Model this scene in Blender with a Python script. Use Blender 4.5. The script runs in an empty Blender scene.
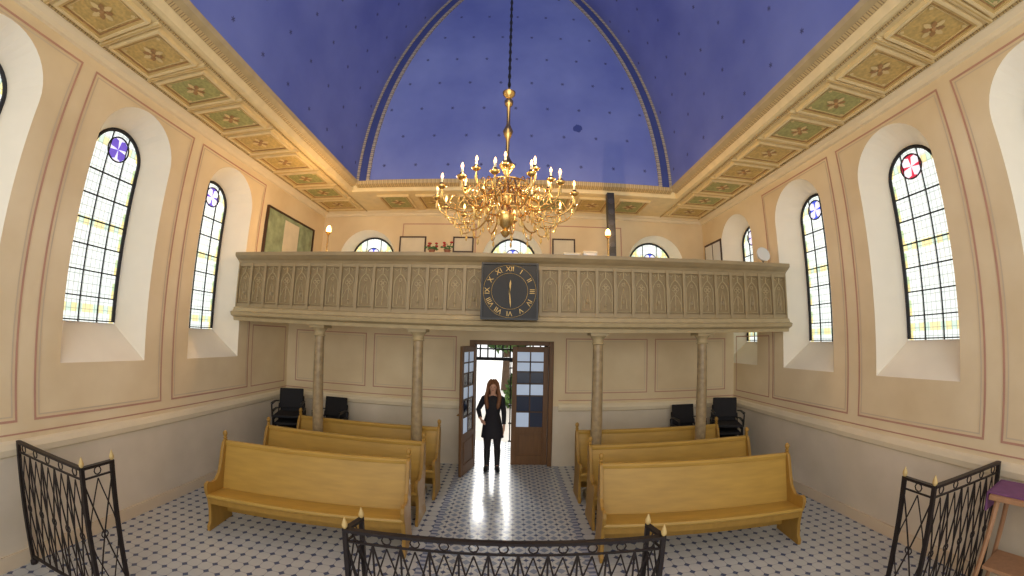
import bpy, math, random
from mathutils import Vector, Matrix
random.seed(4)
PI=math.pi
sc=bpy.context.scene
COL=sc.collection
try:
    sc.view_settings.view_transform='Standard'
    sc.view_settings.look='None'
except Exception as e: print(e)

# ---------------------------------------------------------------- helpers
def lin(c):
    return tuple((v/255/12.92 if v/255<=.04045 else ((v/255+.055)/1.055)**2.4) for v in c)
def newmat(name):
    m=bpy.data.materials.new(name); m.use_nodes=True
    nt=m.node_tree; nt.nodes.clear()
    out=nt.nodes.new('ShaderNodeOutputMaterial')
    b=nt.nodes.new('ShaderNodeBsdfPrincipled')
    nt.links.new(b.outputs[0],out.inputs[0])
    return m,nt,b
class E:
    def __init__(s,nt): s.nt=nt
    def put(s,inp,v):
        if isinstance(v,(int,float)): inp.default_value=v
        elif isinstance(v,tuple): inp.default_value=(v+(1,))[:4] if len(inp.default_value)==4 else v
        else: s.nt.links.new(v,inp)
    def m(s,op,a,b=None,c=None):
        n=s.nt.nodes.new('ShaderNodeMath'); n.operation=op
        s.put(n.inputs[0],a)
        if b is not None: s.put(n.inputs[1],b)
        if c is not None: s.put(n.inputs[2],c)
        return n.outputs[0]
    def mix(s,f,a,b):
        n=s.nt.nodes.new('ShaderNodeMix'); n.data_type='RGBA'
        s.put(n.inputs[0],f); s.put(n.inputs[6],a); s.put(n.inputs[7],b)
        return n.outputs[2]
    def coords(s,kind='Object'):
        n=s.nt.nodes.new('ShaderNodeTexCoord'); x=s.nt.nodes.new('ShaderNodeSeparateXYZ')
        s.nt.links.new(n.outputs[kind],x.inputs[0]); s.tc=n.outputs[kind]
        return x.outputs[0],x.outputs[1],x.outputs[2]
    def noise(s,scale,detail=3,vec=None):
        n=s.nt.nodes.new('ShaderNodeTexNoise'); n.inputs['Scale'].default_value=scale; n.inputs['Detail'].default_value=detail
        if vec is not None: s.nt.links.new(vec,n.inputs['Vector'])
        return n.outputs[0]
    def ramp(s,v,a,b):
        n=s.nt.nodes.new('ShaderNodeMapRange'); s.put(n.inputs[0],v); n.inputs[1].default_value=a; n.inputs[2].default_value=b
        return n.outputs[0]
def dark(c,f): return tuple(min(1,v*f) for v in c)
def mat(name,rgb,rough=.6,metal=0,var=.12,scale=4,emis=0,bump=0,grain=None):
    m,nt,b=newmat(name); e=E(nt); c=lin(rgb)
    e.coords()
    n=nt.nodes.new('ShaderNodeTexNoise'); n.inputs['Scale'].default_value=scale; n.inputs['Detail'].default_value=4
    if grain:
        mp=nt.nodes.new('ShaderNodeMapping'); mp.inputs['Scale'].default_value=grain
        nt.links.new(e.tc,mp.inputs[0]); nt.links.new(mp.outputs[0],n.inputs['Vector'])
    else: nt.links.new(e.tc,n.inputs['Vector'])
    colr=e.mix(n.outputs[0],dark(c,1-var*1.6),dark(c,1+var*1.6))
    nt.links.new(colr,b.inputs['Base Color'])
    b.inputs['Roughness'].default_value=rough; b.inputs['Metallic'].default_value=metal
    if emis:
        b.inputs['Emission Color'].default_value=c+(1,); b.inputs['Emission Strength'].default_value=emis
    if bump:
        bp=nt.nodes.new('ShaderNodeBump'); bp.inputs['Strength'].default_value=bump; bp.inputs['Distance'].default_value=.01
        nt.links.new(n.outputs[0],bp.inputs['Height']); nt.links.new(bp.outputs[0],b.inputs['Normal'])
    return m

class MB:
    def __init__(s): s.v=[]; s.f=[]; s.mi=[]; s.uv={}
    def poly(s,pts,m=0):
        i=len(s.v); s.v+= [tuple(p) for p in pts]; s.f.append(list(range(i,i+len(pts)))); s.mi.append(m)
    def box(s,x0,x1,y0,y1,z0,z1,m=0):
        i=len(s.v)
        s.v+=[(x0,y0,z0),(x1,y0,z0),(x1,y1,z0),(x0,y1,z0),(x0,y0,z1),(x1,y0,z1),(x1,y1,z1),(x0,y1,z1)]
        for q in ((0,3,2,1),(4,5,6,7),(0,1,5,4),(1,2,6,5),(2,3,7,6),(3,0,4,7)):
            s.f.append([i+k for k in q]); s.mi.append(m)
    def bar(s,p,q,w,h,m=0,up=(0,0,1)):
        p=Vector(p);q=Vector(q);d=(q-p).normalized();u=Vector(up)
        if abs(d.dot(u))>.95:u=Vector((0,1,0))
        a=d.cross(u).normalized();b=a.cross(d).normalized();i=len(s.v)
        for c in (p,q):
            for sa,sb in ((-1,-1),(1,-1),(1,1),(-1,1)): s.v.append(tuple(c+a*sa*w/2+b*sb*h/2))
        for f in ((0,1,2,3),(7,6,5,4),(0,4,5,1),(1,5,6,2),(2,6,7,3),(3,7,4,0)):
            s.f.append([i+k for k in f]); s.mi.append(m)
    def tube(s,pts,r,n=8,m=0,closed=False):
        pts=[Vector(p) for p in pts]; N=len(pts)
        rs=r if isinstance(r,(list,tuple)) else [r]*N
        base=len(s.v); prev=None
        for k,p in enumerate(pts):
            a=pts[(k-1)%N] if (closed or k>0) else p; b=pts[(k+1)%N] if (closed or k<N-1) else p
            d=(b-a).normalized()
            if prev is None:
                u=Vector((0,0,1)) if abs(d.z)<.9 else Vector((0,1,0)); u=(u-d*u.dot(d)).normalized()
            else: u=(prev-d*prev.dot(d)).normalized()
            prev=u; w=d.cross(u)
            for j in range(n):
                t=2*PI*j/n; s.v.append(tuple(p+(u*math.cos(t)+w*math.sin(t))*rs[k]))
        for k in range(N if closed else N-1):
            for j in range(n):
                a=base+k*n+j;b=base+k*n+(j+1)%n;k2=(k+1)%N;c=base+k2*n+(j+1)%n;d=base+k2*n+j
                s.f.append([a,b,c,d]); s.mi.append(m)
        if not closed:
            s.f.append([base+j for j in range(n)][::-1]); s.mi.append(m)
            s.f.append([base+(N-1)*n+j for j in range(n)]); s.mi.append(m)
    def lathe(s,prof,n=16,c=(0,0,0),m=0,sx=1,sy=1):
        base=len(s.v)
        for r,z in prof:
            for j in range(n):
                t=2*PI*j/n; s.v.append((c[0]+r*math.cos(t)*sx,c[1]+r*math.sin(t)*sy,c[2]+z))
        for k in range(len(prof)-1):
            for j in range(n):
                a=base+k*n+j;b=base+k*n+(j+1)%n
                s.f.append([a,b,b+n,a+n]); s.mi.append(m)
        s.f.append([base+j for j in range(n)][::-1]); s.mi.append(m)
        e=base+(len(prof)-1)*n; s.f.append([e+j for j in range(n)]); s.mi.append(m)
    def prism(s,poly,axis,a,b,m=0):
        def P(u,v,t): return {'x':(t,u,v),'y':(u,t,v),'z':(u,v,t)}[axis]
        i=len(s.v);n=len(poly)
        s.v+=[P(u,v,a) for u,v in poly]+[P(u,v,b) for u,v in poly]
        s.f.append([i+k for k in range(n)]);s.mi.append(m)
        s.f.append([i+n+k for k in range(n)][::-1]);s.mi.append(m)
        for k in range(n):
            l=(k+1)%n; s.f.append([i+k,i+n+k,i+n+l,i+l]);s.mi.append(m)
    def xf(s,M):
        s.v=[tuple(M@Vector(p)) for p in s.v]; return s
    def mesh(s,name,mats,smooth=False):
        me=bpy.data.meshes.new(name); me.from_pydata(s.v,[],s.f)
        if not isinstance(mats,(list,tuple)): mats=[mats]
        for k in mats: me.materials.append(k)
        for p,i in zip(me.polygons,s.mi): p.material_index=i; p.use_smooth=smooth
        me.update(); return me
    def build(s,name,mats,parent=None,smooth=False,bevel=0):
        o=bpy.data.objects.new(name,s.mesh(name,mats,smooth)); COL.objects.link(o)
        if parent: o.parent=parent
        if bevel:
            b=o.modifiers.new('bevel','BEVEL'); b.width=bevel; b.segments=2; b.limit_method='ANGLE'
        if smooth:
            try: o.data.set_sharp_from_angle(angle=math.radians(50))
            except Exception: pass
        return o
def empty(name,loc,rz=0):
    o=bpy.data.objects.new(name,None); COL.objects.link(o); o.location=loc; o.rotation_euler=(0,0,rz); o.empty_display_size=.1; return o
def tag(o,label,cat,group=None):
    o['label']=label; o['category']=cat
    if group:o['group']=group
    return o
def struct(o): o['kind']='structure'; return o
def ctree(o,parent=None):
    c=o.copy(); COL.objects.link(c); c.parent=parent
    for k in o.children: ctree(k,c)
    return c

# ---------------------------------------------------------------- dimensions
HC=2.39; W=4.4; ZC=5.08; WV=3.0; YT=6.5; YB=8.0; YD=6.9; YG=5.25; Y0=-3.0
ZS=5.20; RV=8.0

# ---------------------------------------------------------------- materials
def wall_mat():
    m,nt,b=newmat('wall_plaster'); e=E(nt); x,y,z=e.coords()
    n=e.noise(1.1,5,e.tc)
    n=e.ramp(n,.3,.7)
    up=e.mix(n,lin((224,202,162)),lin((242,224,188)))
    lo=e.mix(n,lin((206,194,172)),lin((228,216,196)))
    k=e.m('GREATER_THAN',z,1.12)
    c=e.mix(k,lo,up)
    nt.links.new(c,b.inputs['Base Color']); b.inputs['Roughness'].default_value=.85
    return m
M_wall=wall_mat()
M_reveal=mat('window_lit_reveal_plaster',(248,240,222),.8,var=.03)  # whiter than the walls: window light on the reveals painted into the plaster
M_cream=mat('cream_paint',(234,220,190),.7,var=.05)
M_red=mat('rose_painted_line',(200,154,132),.8,var=.08)
M_grey=mat('grey_painted_line',(216,198,170),.8,var=.05)
M_ochre=mat('ochre_gold_paint',(206,178,118),.5,var=.12,scale=9)
M_coffcream=mat('coffer_pale_gold',(230,210,162),.55,var=.1,scale=7)
M_coffgreen=mat('coffer_green_field',(168,166,108),.7,var=.35,scale=24)
M_cofforange=mat('coffer_ochre_field',(200,172,108),.7,var=.3,scale=24)
M_coffred=mat('rosette_tan',(170,132,86),.7,var=.3,scale=20)
M_rosette=mat('rosette_ochre',(222,200,146),.6)
M_iron=mat('dark_wrought_iron',(52,46,46),.45,.6,var=.2,scale=20)
M_ironbl=mat('black_lead_bars',(34,34,40),.6,.2)
M_gold=mat('polished_brass',(230,188,116),.25,1,var=.08,scale=10)
M_goldp=mat('gold_leaf_paint',(190,160,98),.4,.3)
M_black=mat('black_clock_face',(14,14,16),.5)
M_pew=mat('ochre_painted_wood',(184,146,66),.4,var=.14,scale=3,grain=(1,6,6))
M_pewd=mat('ochre_wood_end',(164,126,54),.45,var=.14,scale=4,grain=(4,4,1))
M_wood=mat('brown_door_wood',(112,78,44),.5,var=.2,scale=3,grain=(8,8,1))
M_woodd=mat('dark_brown_wood',(70,46,30),.5,var=.2,scale=3,grain=(8,8,1))
M_gal=mat('gallery_beige_wood',(160,142,108),.5,var=.14,scale=5)
M_gald=mat('gallery_panel_brown',(144,125,90),.55,var=.18,scale=10)
M_gall=mat('gallery_tracery_beige',(178,160,122),.5,var=.12,scale=8)
M_col=mat('column_brown_marble',(158,138,104),.35,var=.35,scale=14)
M_cand=mat('candle_white',(238,222,184),.5)
M_bulb=mat('glowing_bulb',(255,190,108),.5,emis=8)
M_crys=mat('amber_crystal',(236,184,112),.1,.3,var=.3,scale=30)
M_fab=mat('black_chair_fabric',(26,25,29),.8,var=.2,scale=30)
M_blk=mat('black_plastic',(22,22,24),.4)
M_chrome=mat('dark_metal_legs',(70,70,74),.35,.8)
M_white=mat('white_plastic',(226,226,222),.5,var=.03)
M_skin=mat('skin',(214,164,136),.55,var=.05)
M_hair=mat('brown_hair',(126,82,50),.6,var=.3,scale=40,grain=(8,8,1))
M_dress=mat('black_dress_cloth',(24,23,30),.8,var=.25,scale=20)
M_boot=mat('black_boot_leather',(18,17,18),.35)
M_tights=mat('dark_tights',(34,28,32),.7)
M_lip=mat('lips',(150,66,60),.5)
M_eye=mat('dark_eyes',(30,22,20),.3)
M_purple=mat('purple_cloth',(124,78,122),.8,var=.15,scale=12)
M_lwood=mat('light_wood',(176,132,96),.5,var=.15,scale=4,grain=(6,6,1))
M_paper=mat('cream_paper',(226,216,190),.7)
M_pic=mat('display_sheet_green_white',(150,164,130),.7,var=.45,scale=5)
M_outw=mat('pale_paving',(196,192,184),.8,var=.1,scale=3)
M_leaf=mat('green_leaves',(74,104,50),.8,var=.35,scale=8)
M_bark=mat('tree_bark',(84,66,50),.9,var=.3,scale=10)
M_redfl=mat('red_petals',(180,44,40),.7)
M_terra=mat('terracotta_pot',(150,92,62),.7)

def floor_mat():
    m,nt,b=newmat('tiled_floor'); e=E(nt); x,y,z=e.coords()
    T=.138
    def dist(v,t,off=0.0):
        u=e.m('ADD',e.m('DIVIDE',v,t),off+100.5)
        return e.m('SUBTRACT',.5,e.m('ABSOLUTE',e.m('SUBTRACT',e.m('FRACT',u),.5)))
    a=dist(x,T);bb=dist(y,T)
    dot=e.m('LESS_THAN',e.m('ADD',a,bb),.26)
    gr=e.m('LESS_THAN',e.m('MINIMUM',a,bb),.035)
    n=e.noise(2.2,4,e.tc); n3=e.noise(9,2,e.tc)
    base=e.mix(n,lin((178,182,182)),lin((212,212,206)))
    base=e.mix(e.m('MULTIPLY',n3,.35),base,lin((172,178,186)))
    base=e.mix(e.m('MULTIPLY',gr,.5),base,lin((134,140,150)))
    side=e.mix(dot,base,lin((82,92,118)))
    a2=dist(x,T,.5);b2=dist(y,T,.5)
    dm=e.m('LESS_THAN',e.m('ADD',a2,b2),.36)
    dm2=e.m('LESS_THAN',e.m('ADD',a,bb),.22)
    ais=e.mix(dm,base,lin((134,144,160)))
    ais=e.mix(dm2,ais,lin((82,92,118)))
    ax=e.m('ABSOLUTE',x)
    ins=e.m('LESS_THAN',ax,.825)
    c=e.mix(ins,side,ais)
    ln=e.m('LESS_THAN',e.m('ABSOLUTE',e.m('SUBTRACT',ax,.86)),.035)
    chk=e.m('GREATER_THAN',e.m('FRACT',e.m('ADD',e.m('DIVIDE',y,.075),100.0)),.5)
    c=e.mix(ln,c,e.mix(chk,lin((112,122,146)),lin((170,176,186))))
    nt.links.new(c,b.inputs['Base Color'])
    b.inputs['Roughness'].default_value=.2
    b.inputs['Specular IOR Level'].default_value=.6
    return m
M_floor=floor_mat()
def vault_mat():
    m,nt,b=newmat('blue_vault'); e=E(nt); x,y,z=e.coords('UV')
    S=.62
    v=e.m('DIVIDE',y,S); row=e.m('FLOOR',v)
    off=e.m('MULTIPLY',e.m('MODULO',e.m('ABSOLUTE',row),2.0),.5)
    u=e.m('ADD',e.m('DIVIDE',x,S),off)
    du=e.m('SUBTRACT',e.m('FRACT',e.m('ADD',u,50.0)),.5); dv=e.m('SUBTRACT',e.m('FRACT',e.m('ADD',v,0.0)),.5)
    d=e.m('SQRT',e.m('ADD',e.m('MULTIPLY',du,du),e.m('MULTIPLY',dv,dv)))
    ang=e.m('ARCTAN2',dv,du)
    rad=e.m('ADD',.04,e.m('MULTIPLY',.02,e.m('COSINE',e.m('MULTIPLY',ang,6.0))))
    st=e.m('LESS_THAN',d,rad)
    n=e.ramp(e.noise(.55,5,e.tc),.3,.7); n2=e.noise(3,4,e.tc)
    side=e.m('LESS_THAN',x,15.0)
    b1=e.mix(n,lin((92,106,182)),lin((128,142,208)))
    b2=e.mix(n,lin((100,114,188)),lin((136,150,212)))
    base=e.mix(side,b2,b1)
    base=e.mix(e.m('MULTIPLY',n2,.2),base,lin((96,108,180)))
    c=e.mix(e.m('MULTIPLY',st,.85),base,lin((50,50,92)))
    sx=e.m('SUBTRACT',x,26.31); sy=e.m('SUBTRACT',y,1.14)
    sd=e.m('ADD',e.m('SQRT',e.m('ADD',e.m('MULTIPLY',sx,sx),e.m('MULTIPLY',sy,sy))),e.m('MULTIPLY',e.m('SUBTRACT',e.noise(14,3,e.tc),.5),.1))
    c=e.mix(e.m('MULTIPLY',e.m('LESS_THAN',sd,.085),.85),c,lin((40,56,130)))
    nt.links.new(c,b.inputs['Base Color']); b.inputs['Roughness'].default_value=.6
    return m
M_vault=vault_mat()
def band_mat(name,axis,c1,c2,c3,per=.14):
    m,nt,b=newmat(name); e=E(nt); xyz=e.coords(); v=xyz[axis]
    f=e.m('FRACT',e.m('ADD',e.m('DIVIDE',v,per),100.0))
    k=e.m('LESS_THAN',e.m('ABSOLUTE',e.m('SUBTRACT',f,.5)),.26)
    k2=e.m('LESS_THAN',e.m('ABSOLUTE',e.m('SUBTRACT',f,.5)),.1)
    c=e.mix(k2,e.mix(k,lin(c1),lin(c2)),lin(c3))
    nt.links.new(c,b.inputs['Base Color']); b.inputs['Roughness'].default_value=.6
    return m
M_bandY=band_mat('leaf_border_along_wall',1,(196,174,128),(150,128,94),(204,182,132),.075)
M_bandX=band_mat('leaf_border_across',0,(196,174,128),(150,128,94),(204,182,132),.075)
M_bandZ=band_mat('beaded_arch_border',2,(186,172,148),(106,102,126),(200,184,138),.09)
M_ribblue=mat('arch_band_dark_blue',(66,78,138),.6)

def glass_mat():
    m,nt,b=newmat('leaded_window_glass'); e=E(nt); x,y,z=e.coords()
    ax=e.m('ABSOLUTE',x)
    n=e.noise(14,4,e.tc)
    base=e.mix(n,lin((170,180,176)),lin((222,226,220)))
    edge=e.m('GREATER_THAN',ax,.31)
    row=e.m('MODULO',e.m('FLOOR',e.m('DIVIDE',z,.0967)),3.0)
    ec=e.mix(e.m('GREATER_THAN',row,.5),lin((206,188,116)),lin((158,178,130)))
    ec=e.mix(e.m('GREATER_THAN',row,1.5),ec,lin((206,210,200)))
    c=e.mix(edge,base,ec)
    fr=e.m('FRACT',e.m('DIVIDE',z,.98))
    band=e.m('LESS_THAN',e.m('ABSOLUTE',e.m('SUBTRACT',fr,.16)),.05)
    bc=e.mix(e.m('GREATER_THAN',e.m('FRACT',e.m('MULTIPLY',ax,7.0)),.5),lin((206,190,112)),lin((158,186,166)))
    c=e.mix(e.m('MULTIPLY',band,.8),c,bc)
    lx=e.m('LESS_THAN',e.m('ABSOLUTE',e.m('SUBTRACT',e.m('FRACT',e.m('DIVIDE',e.m('ADD',x,5.0),.0625)),.5)),.09)
    lz=e.m('LESS_THAN',e.m('ABSOLUTE',e.m('SUBTRACT',e.m('FRACT',e.m('DIVIDE',z,.0967)),.5)),.06)
    c=e.mix(e.m('MULTIPLY',e.m('MAXIMUM',lx,lz),.6),c,lin((90,98,96)))
    nt.links.new(c,b.inputs['Emission Color']); b.inputs['Emission Strength'].default_value=1.9
    b.inputs['Base Color'].default_value=(.3,.3,.3,1); b.inputs['Roughness'].default_value=.3
    return m
M_glass=glass_mat()
def emm(name,rgb,s):
    return mat(name,rgb,.4,emis=s,var=.05)
M_gpur=emm('violet_glass',(104,84,190),.9); M_gred=emm('red_glass',(196,50,74),.9); M_gblue=emm('blue_glass',(70,90,210),.9)
M_gwh=emm('pale_glass',(222,222,236),1.0)
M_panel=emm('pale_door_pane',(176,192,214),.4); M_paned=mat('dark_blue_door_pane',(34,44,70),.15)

# ---------------------------------------------------------------- room shell
def arch(c,h,zb,zs,n=20):
    pts=[(c-h,zb),(c+h,zb)]
    for k in range(n+1):
        t=PI*k/n; pts.append((c+h*math.cos(t),zs+h*math.sin(t)))
    return pts
def wall_arches(mb,P,a0,a1,z0,z1,ops,n=20):
    cur=a0
    for c,h,zb,zs in sorted(ops):
        mb.poly([P(cur,z0),P(c-h,z0),P(c-h,z1),P(cur,z1)])
        if zb>z0: mb.poly([P(c-h,z0),P(c+h,z0),P(c+h,zb),P(c-h,zb)])
        for k in range(n):
            t0=PI*k/n;t1=PI*(k+1)/n
            A=(c+h*math.cos(t0),zs+h*math.sin(t0));B=(c+h*math.cos(t1),zs+h*math.sin(t1))
            mb.poly([P(*A),P(A[0],z1),P(B[0],z1),P(*B)])
        cur=c+h
    mb.poly([P(cur,z0),P(a1,z0),P(a1,z1),P(cur,z1)])
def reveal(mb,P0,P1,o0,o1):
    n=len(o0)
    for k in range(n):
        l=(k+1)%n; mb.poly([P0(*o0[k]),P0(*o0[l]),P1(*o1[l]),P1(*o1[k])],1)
DEP=.42; GH=.375
NICHE=(.55,1.87,4.25); GL=(GH,2.28,4.24)
WC=[1.17,3.0,4.83,6.66]
winL=WC[:3]; winR=WC
def side_wall(sg,wins,name):
    mb=MB(); P=lambda y,z:(sg*W,y,z); P1=lambda y,z:(sg*(W+DEP),y,z)
    wall_arches(mb,P,Y0,YB,0,ZC+.02,[(c,)+NICHE for c in wins])
    for c in wins:
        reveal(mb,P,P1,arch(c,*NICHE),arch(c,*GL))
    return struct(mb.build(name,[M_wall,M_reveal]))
side_wall(-1,winL,'wall_left'); side_wall(1,winR,'wall_right')
def window_unit(h,top,rose):
    zs=top-h
    w=MB(); w.poly([(x,0.02,z) for x,z in arch(0,h,0,zs,24)])
    root=struct(w.build('window_1',M_glass))
    f=MB(); pts=[(x,0,z) for x,z in arch(0,h-.015,0.02,zs,24)]
    f.tube(pts,.024,6,closed=True)
    f.build('window_frame',M_ironbl,root)
    g=MB()
    for x in (-h/3,h/3): g.box(x-.005,x+.005,-.01,.01,0,zs+math.sqrt(max(0,h*h-x*x))*.98)
    k=1; step=.29
    while k*step<zs+.02:
        g.box(-h,h,-.012,.012,k*step-.007,k*step+.007); k+=1
    g.build('glazing_bars',M_ironbl,root)
    r=MB(); R=.155; zc=zs+.12
    r.tube([(R*math.cos(t*PI/12),-.01,zc+R*math.sin(t*PI/12)) for t in range(24)],.010,6,m=0,closed=True)
    r.poly([(R*math.cos(t*PI/12),.005,zc+R*math.sin(t*PI/12)) for t in range(24)],1)
    for q in range(4):
        a=q*PI/2+PI/4; f_=R/.18
        pl=[(0,0),(.06,.04),(.11,.075),(.165,.045),(.165,-.045),(.11,-.075),(.06,-.04)]
        r.poly([((u*math.cos(a)-v*math.sin(a))*f_,-.004,zc+(u*math.sin(a)+v*math.cos(a))*f_) for u,v in pl],2)
    r.build('rose_medallion',[M_ironbl]+rose,root)
    return root
wn=0
def put_window(loc,rz,h,top,rose):
    global wn
    wn+=1
    o=window_unit(h,top,rose); o.name='window_%d'%wn; o.location=loc; o.rotation_euler=(0,0,rz); return o
TOPG=GL[2]+GL[0]-GL[1]
for i,c in enumerate(winL): put_window((-(W+DEP),c,GL[1]),PI/2,GH,TOPG,[M_gwh,M_gpur] if i!=2 else [M_gpur,M_gwh])
for i,c in enumerate(winR): put_window((W+DEP,c,GL[1]),-PI/2,GH,TOPG,([M_gpur,M_gwh],[M_gred,M_gwh],[M_gblue,M_gwh],[M_gpur,M_gwh])[i])
mb=MB(); P=lambda x,z:(x,YB,z); P1=lambda x,z:(x,YB+.4,z)
bw=[(-3.25,.66,2.95,4.0),(0,.66,2.95,4.0),(3.2,.66,2.95,4.0)]
wall_arches(mb,P,-W,W,2.5,ZC+.02,bw)
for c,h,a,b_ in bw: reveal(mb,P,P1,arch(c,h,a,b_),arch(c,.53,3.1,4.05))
for a0,a1,b0,b1 in ((-W,-.8,0,2.5),(.8,W,0,2.5),(-.8,.8,2.35,2.5)):
    mb.poly([P(a0,b0),P(a1,b0),P(a1,b1),P(a0,b1)])
for a in (-.8,.8): mb.poly([P(a,0),P1(a,0),P1(a,2.35),P(a,2.35)])
mb.poly([P(-.8,2.35),P(.8,2.35),P1(.8,2.35),P1(-.8,2.35)])
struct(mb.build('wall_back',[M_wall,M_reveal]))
for c,h,a,b_ in bw: put_window((c,YB+.4,3.1),0,.53,1.48,[M_gblue,M_gwh])
DX0,DX1,DZ=-.74,.78,2.3
mb=MB()
for a0,a1,b0,b1 in ((-W,DX0,0,2.5),(DX1,W,0,2.5),(DX0,DX1,DZ,2.5)):
    mb.box(a0,a1,YD,YD+.22,b0,b1)
struct(mb.build('wall_entrance',M_wall))
for s,nm in ((-1,'wall_vestibule_left'),(1,'wall_vestibule_right')):
    mb=MB(); mb.box(min(s*1.35,s*1.5),max(s*1.35,s*1.5),YD+.22,YB,0,2.5); struct(mb.build(nm,M_wall))
mb=MB(); mb.box(-5,5,Y0,YB+.5,-.1,0); struct(mb.build('floor',M_floor))
mb=MB(); mb.box(-W,W,YG+.05,YB,2.5,2.65); struct(mb.build('floor_gallery',M_cream))
def archx(R,hw,z0,n=28):
    amax=math.acos((R-hw)/R); L=[]
    for k in range(n+1):
        a=amax*k/n; L.append((-hw+R-R*math.cos(a),z0+R*math.sin(a),R*a))
    return L
AL=archx(RV,WV,ZS)
me_v=[];me_f=[];uvs=[]
for sg in (-1,1):
    b0=len(me_v)
    for (x,z,s) in AL:
        for yy in (Y0,YT): me_v.append((x*-sg if sg==1 else x,yy,z)); uvs.append((yy+.2,s))
    for k in range(len(AL)-1):
        i=b0+2*k; me_f.append((i,i+1,i+3,i+2))
b0=len(me_v)
poly=[(x,z) for x,z,s in AL]+[(-x,z) for x,z,s in AL[::-1][1:]]
for x,z in poly: me_v.append((x,YT,z)); uvs.append((x+.31+24.8,z-ZS))
me_f.append(tuple(range(b0,b0+len(poly))))
me=bpy.data.meshes.new('ceiling'); me.from_pydata(me_v,[],me_f); me.materials.append(M_vault)
ul=me.uv_layers.new(name='UVMap')
for l in me.loops: ul.data[l.index].uv=uvs[l.vertex_index]
for p in me.polygons: p.use_smooth=len(p.vertices)==4
o=bpy.data.objects.new('ceiling',me); COL.objects.link(o); struct(o)
def archband(r0,r1,d,y,mts,name):
    mb=MB()
    for sg in (-1,1):
        A=archx(RV-r0,WV-r0,ZS);B=archx(RV-r1,WV-r1,ZS)
        for k in range(len(A)-1):
            a=[(sg*A[k][0],A[k][1]),(sg*B[k][0],B[k][1]),(sg*B[k+1][0],B[k+1][1]),(sg*A[k+1][0],A[k+1][1])]
            mb.prism(a,'y',y-d,y)
    return struct(mb.build(name,mts))
archband(0,.05,.035,YT,M_bandZ,'trim_1'); archband(.05,.2,.02,YT,M_ribblue,'trim_2'); archband(.2,.26,.035,YT,M_bandZ,'trim_3')
tn=3
def trim(mb,m,**k):
    global tn
    tn+=1; return struct(mb.build('trim_%d'%tn,m,**k))
XI=3.16; YI=YT+.16
soff=[]
for sg in (-1,1):
    mb=MB(); a,b_=sorted((sg*W,sg*XI)); mb.box(a,b_,Y0,YB,ZC,ZC+.12)
    so=trim(mb,M_coffcream); soff.append(so)
    mb=MB(); mb.prism([(sg*(XI+.06),ZC+.1),(sg*(XI+.06),ZC-.04),(sg*(XI-.0),ZC-.04),(sg*(XI-.04),ZC+.03),(sg*(XI-.04),ZC+.1)],'y',Y0,YI,0)
    trim(mb,M_coffcream)
    mb=MB(); mb.prism([(sg*(XI-.04),ZC+.1),(sg*(XI-.045),ZC+.03),(sg*(XI-.10),ZC+.06),(sg*(XI-.10),ZC+.12)],'y',Y0,YT+.05)
    trim(mb,M_bandY)
    mb=MB(); mb.prism([(sg*(XI-.10),ZC+.12),(sg*(XI-.10),ZC+.05),(sg*(WV+.0),ZC+.08),(sg*(WV-.02),ZS+.01),(sg*(WV+.15),ZS+.02)],'y',Y0,YT+.05)
    trim(mb,M_gall)
    mb=MB(); mb.prism([(sg*W,ZC),(sg*(W-.12),ZC),(sg*(W-.10),ZC-.03),(sg*(W-.05),ZC-.06),(sg*(W-.04),ZC-.11),(sg*W,ZC-.12)],'y',Y0,YB)
    trim(mb,M_cream)
    # gilded bead lines framing the row of coffers
    mb=MB()
    for xx in (3.30,4.26):
        a,b_=sorted((sg*xx,sg*(xx+.02))); mb.box(a,b_,Y0,YB,ZC-.018,ZC+.01)
    trim(mb,M_bandY)
mb=MB(); mb.box(-XI,XI,YI,YB,ZC,ZC+.12); sb=trim(mb,M_coffcream)
mb=MB(); mb.prism([(YI+.04,ZC+.1),(YI+.04,ZC-.03),(YI-.0,ZC-.03),(YI-.02,ZC+.03),(YI-.02,ZC+.1)],'x',-XI,XI); trim(mb,M_coffcream)
mb=MB(); mb.prism([(YI-.04,ZC+.1),(YI-.045,ZC+.03),(YT-.0,ZC+.06),(YT-.02,ZS+.01),(YT+.15,ZS+.01)],'x',-WV-.02,WV+.02); trim(mb,M_bandX)
mb=MB(); mb.prism([(YB,ZC),(YB-.1,ZC),(YB-.08,ZC-.03),(YB-.04,ZC-.05),(YB-.03,ZC-.1),(YB,ZC-.11)],'x',-W,W); trim(mb,M_cream)
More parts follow.
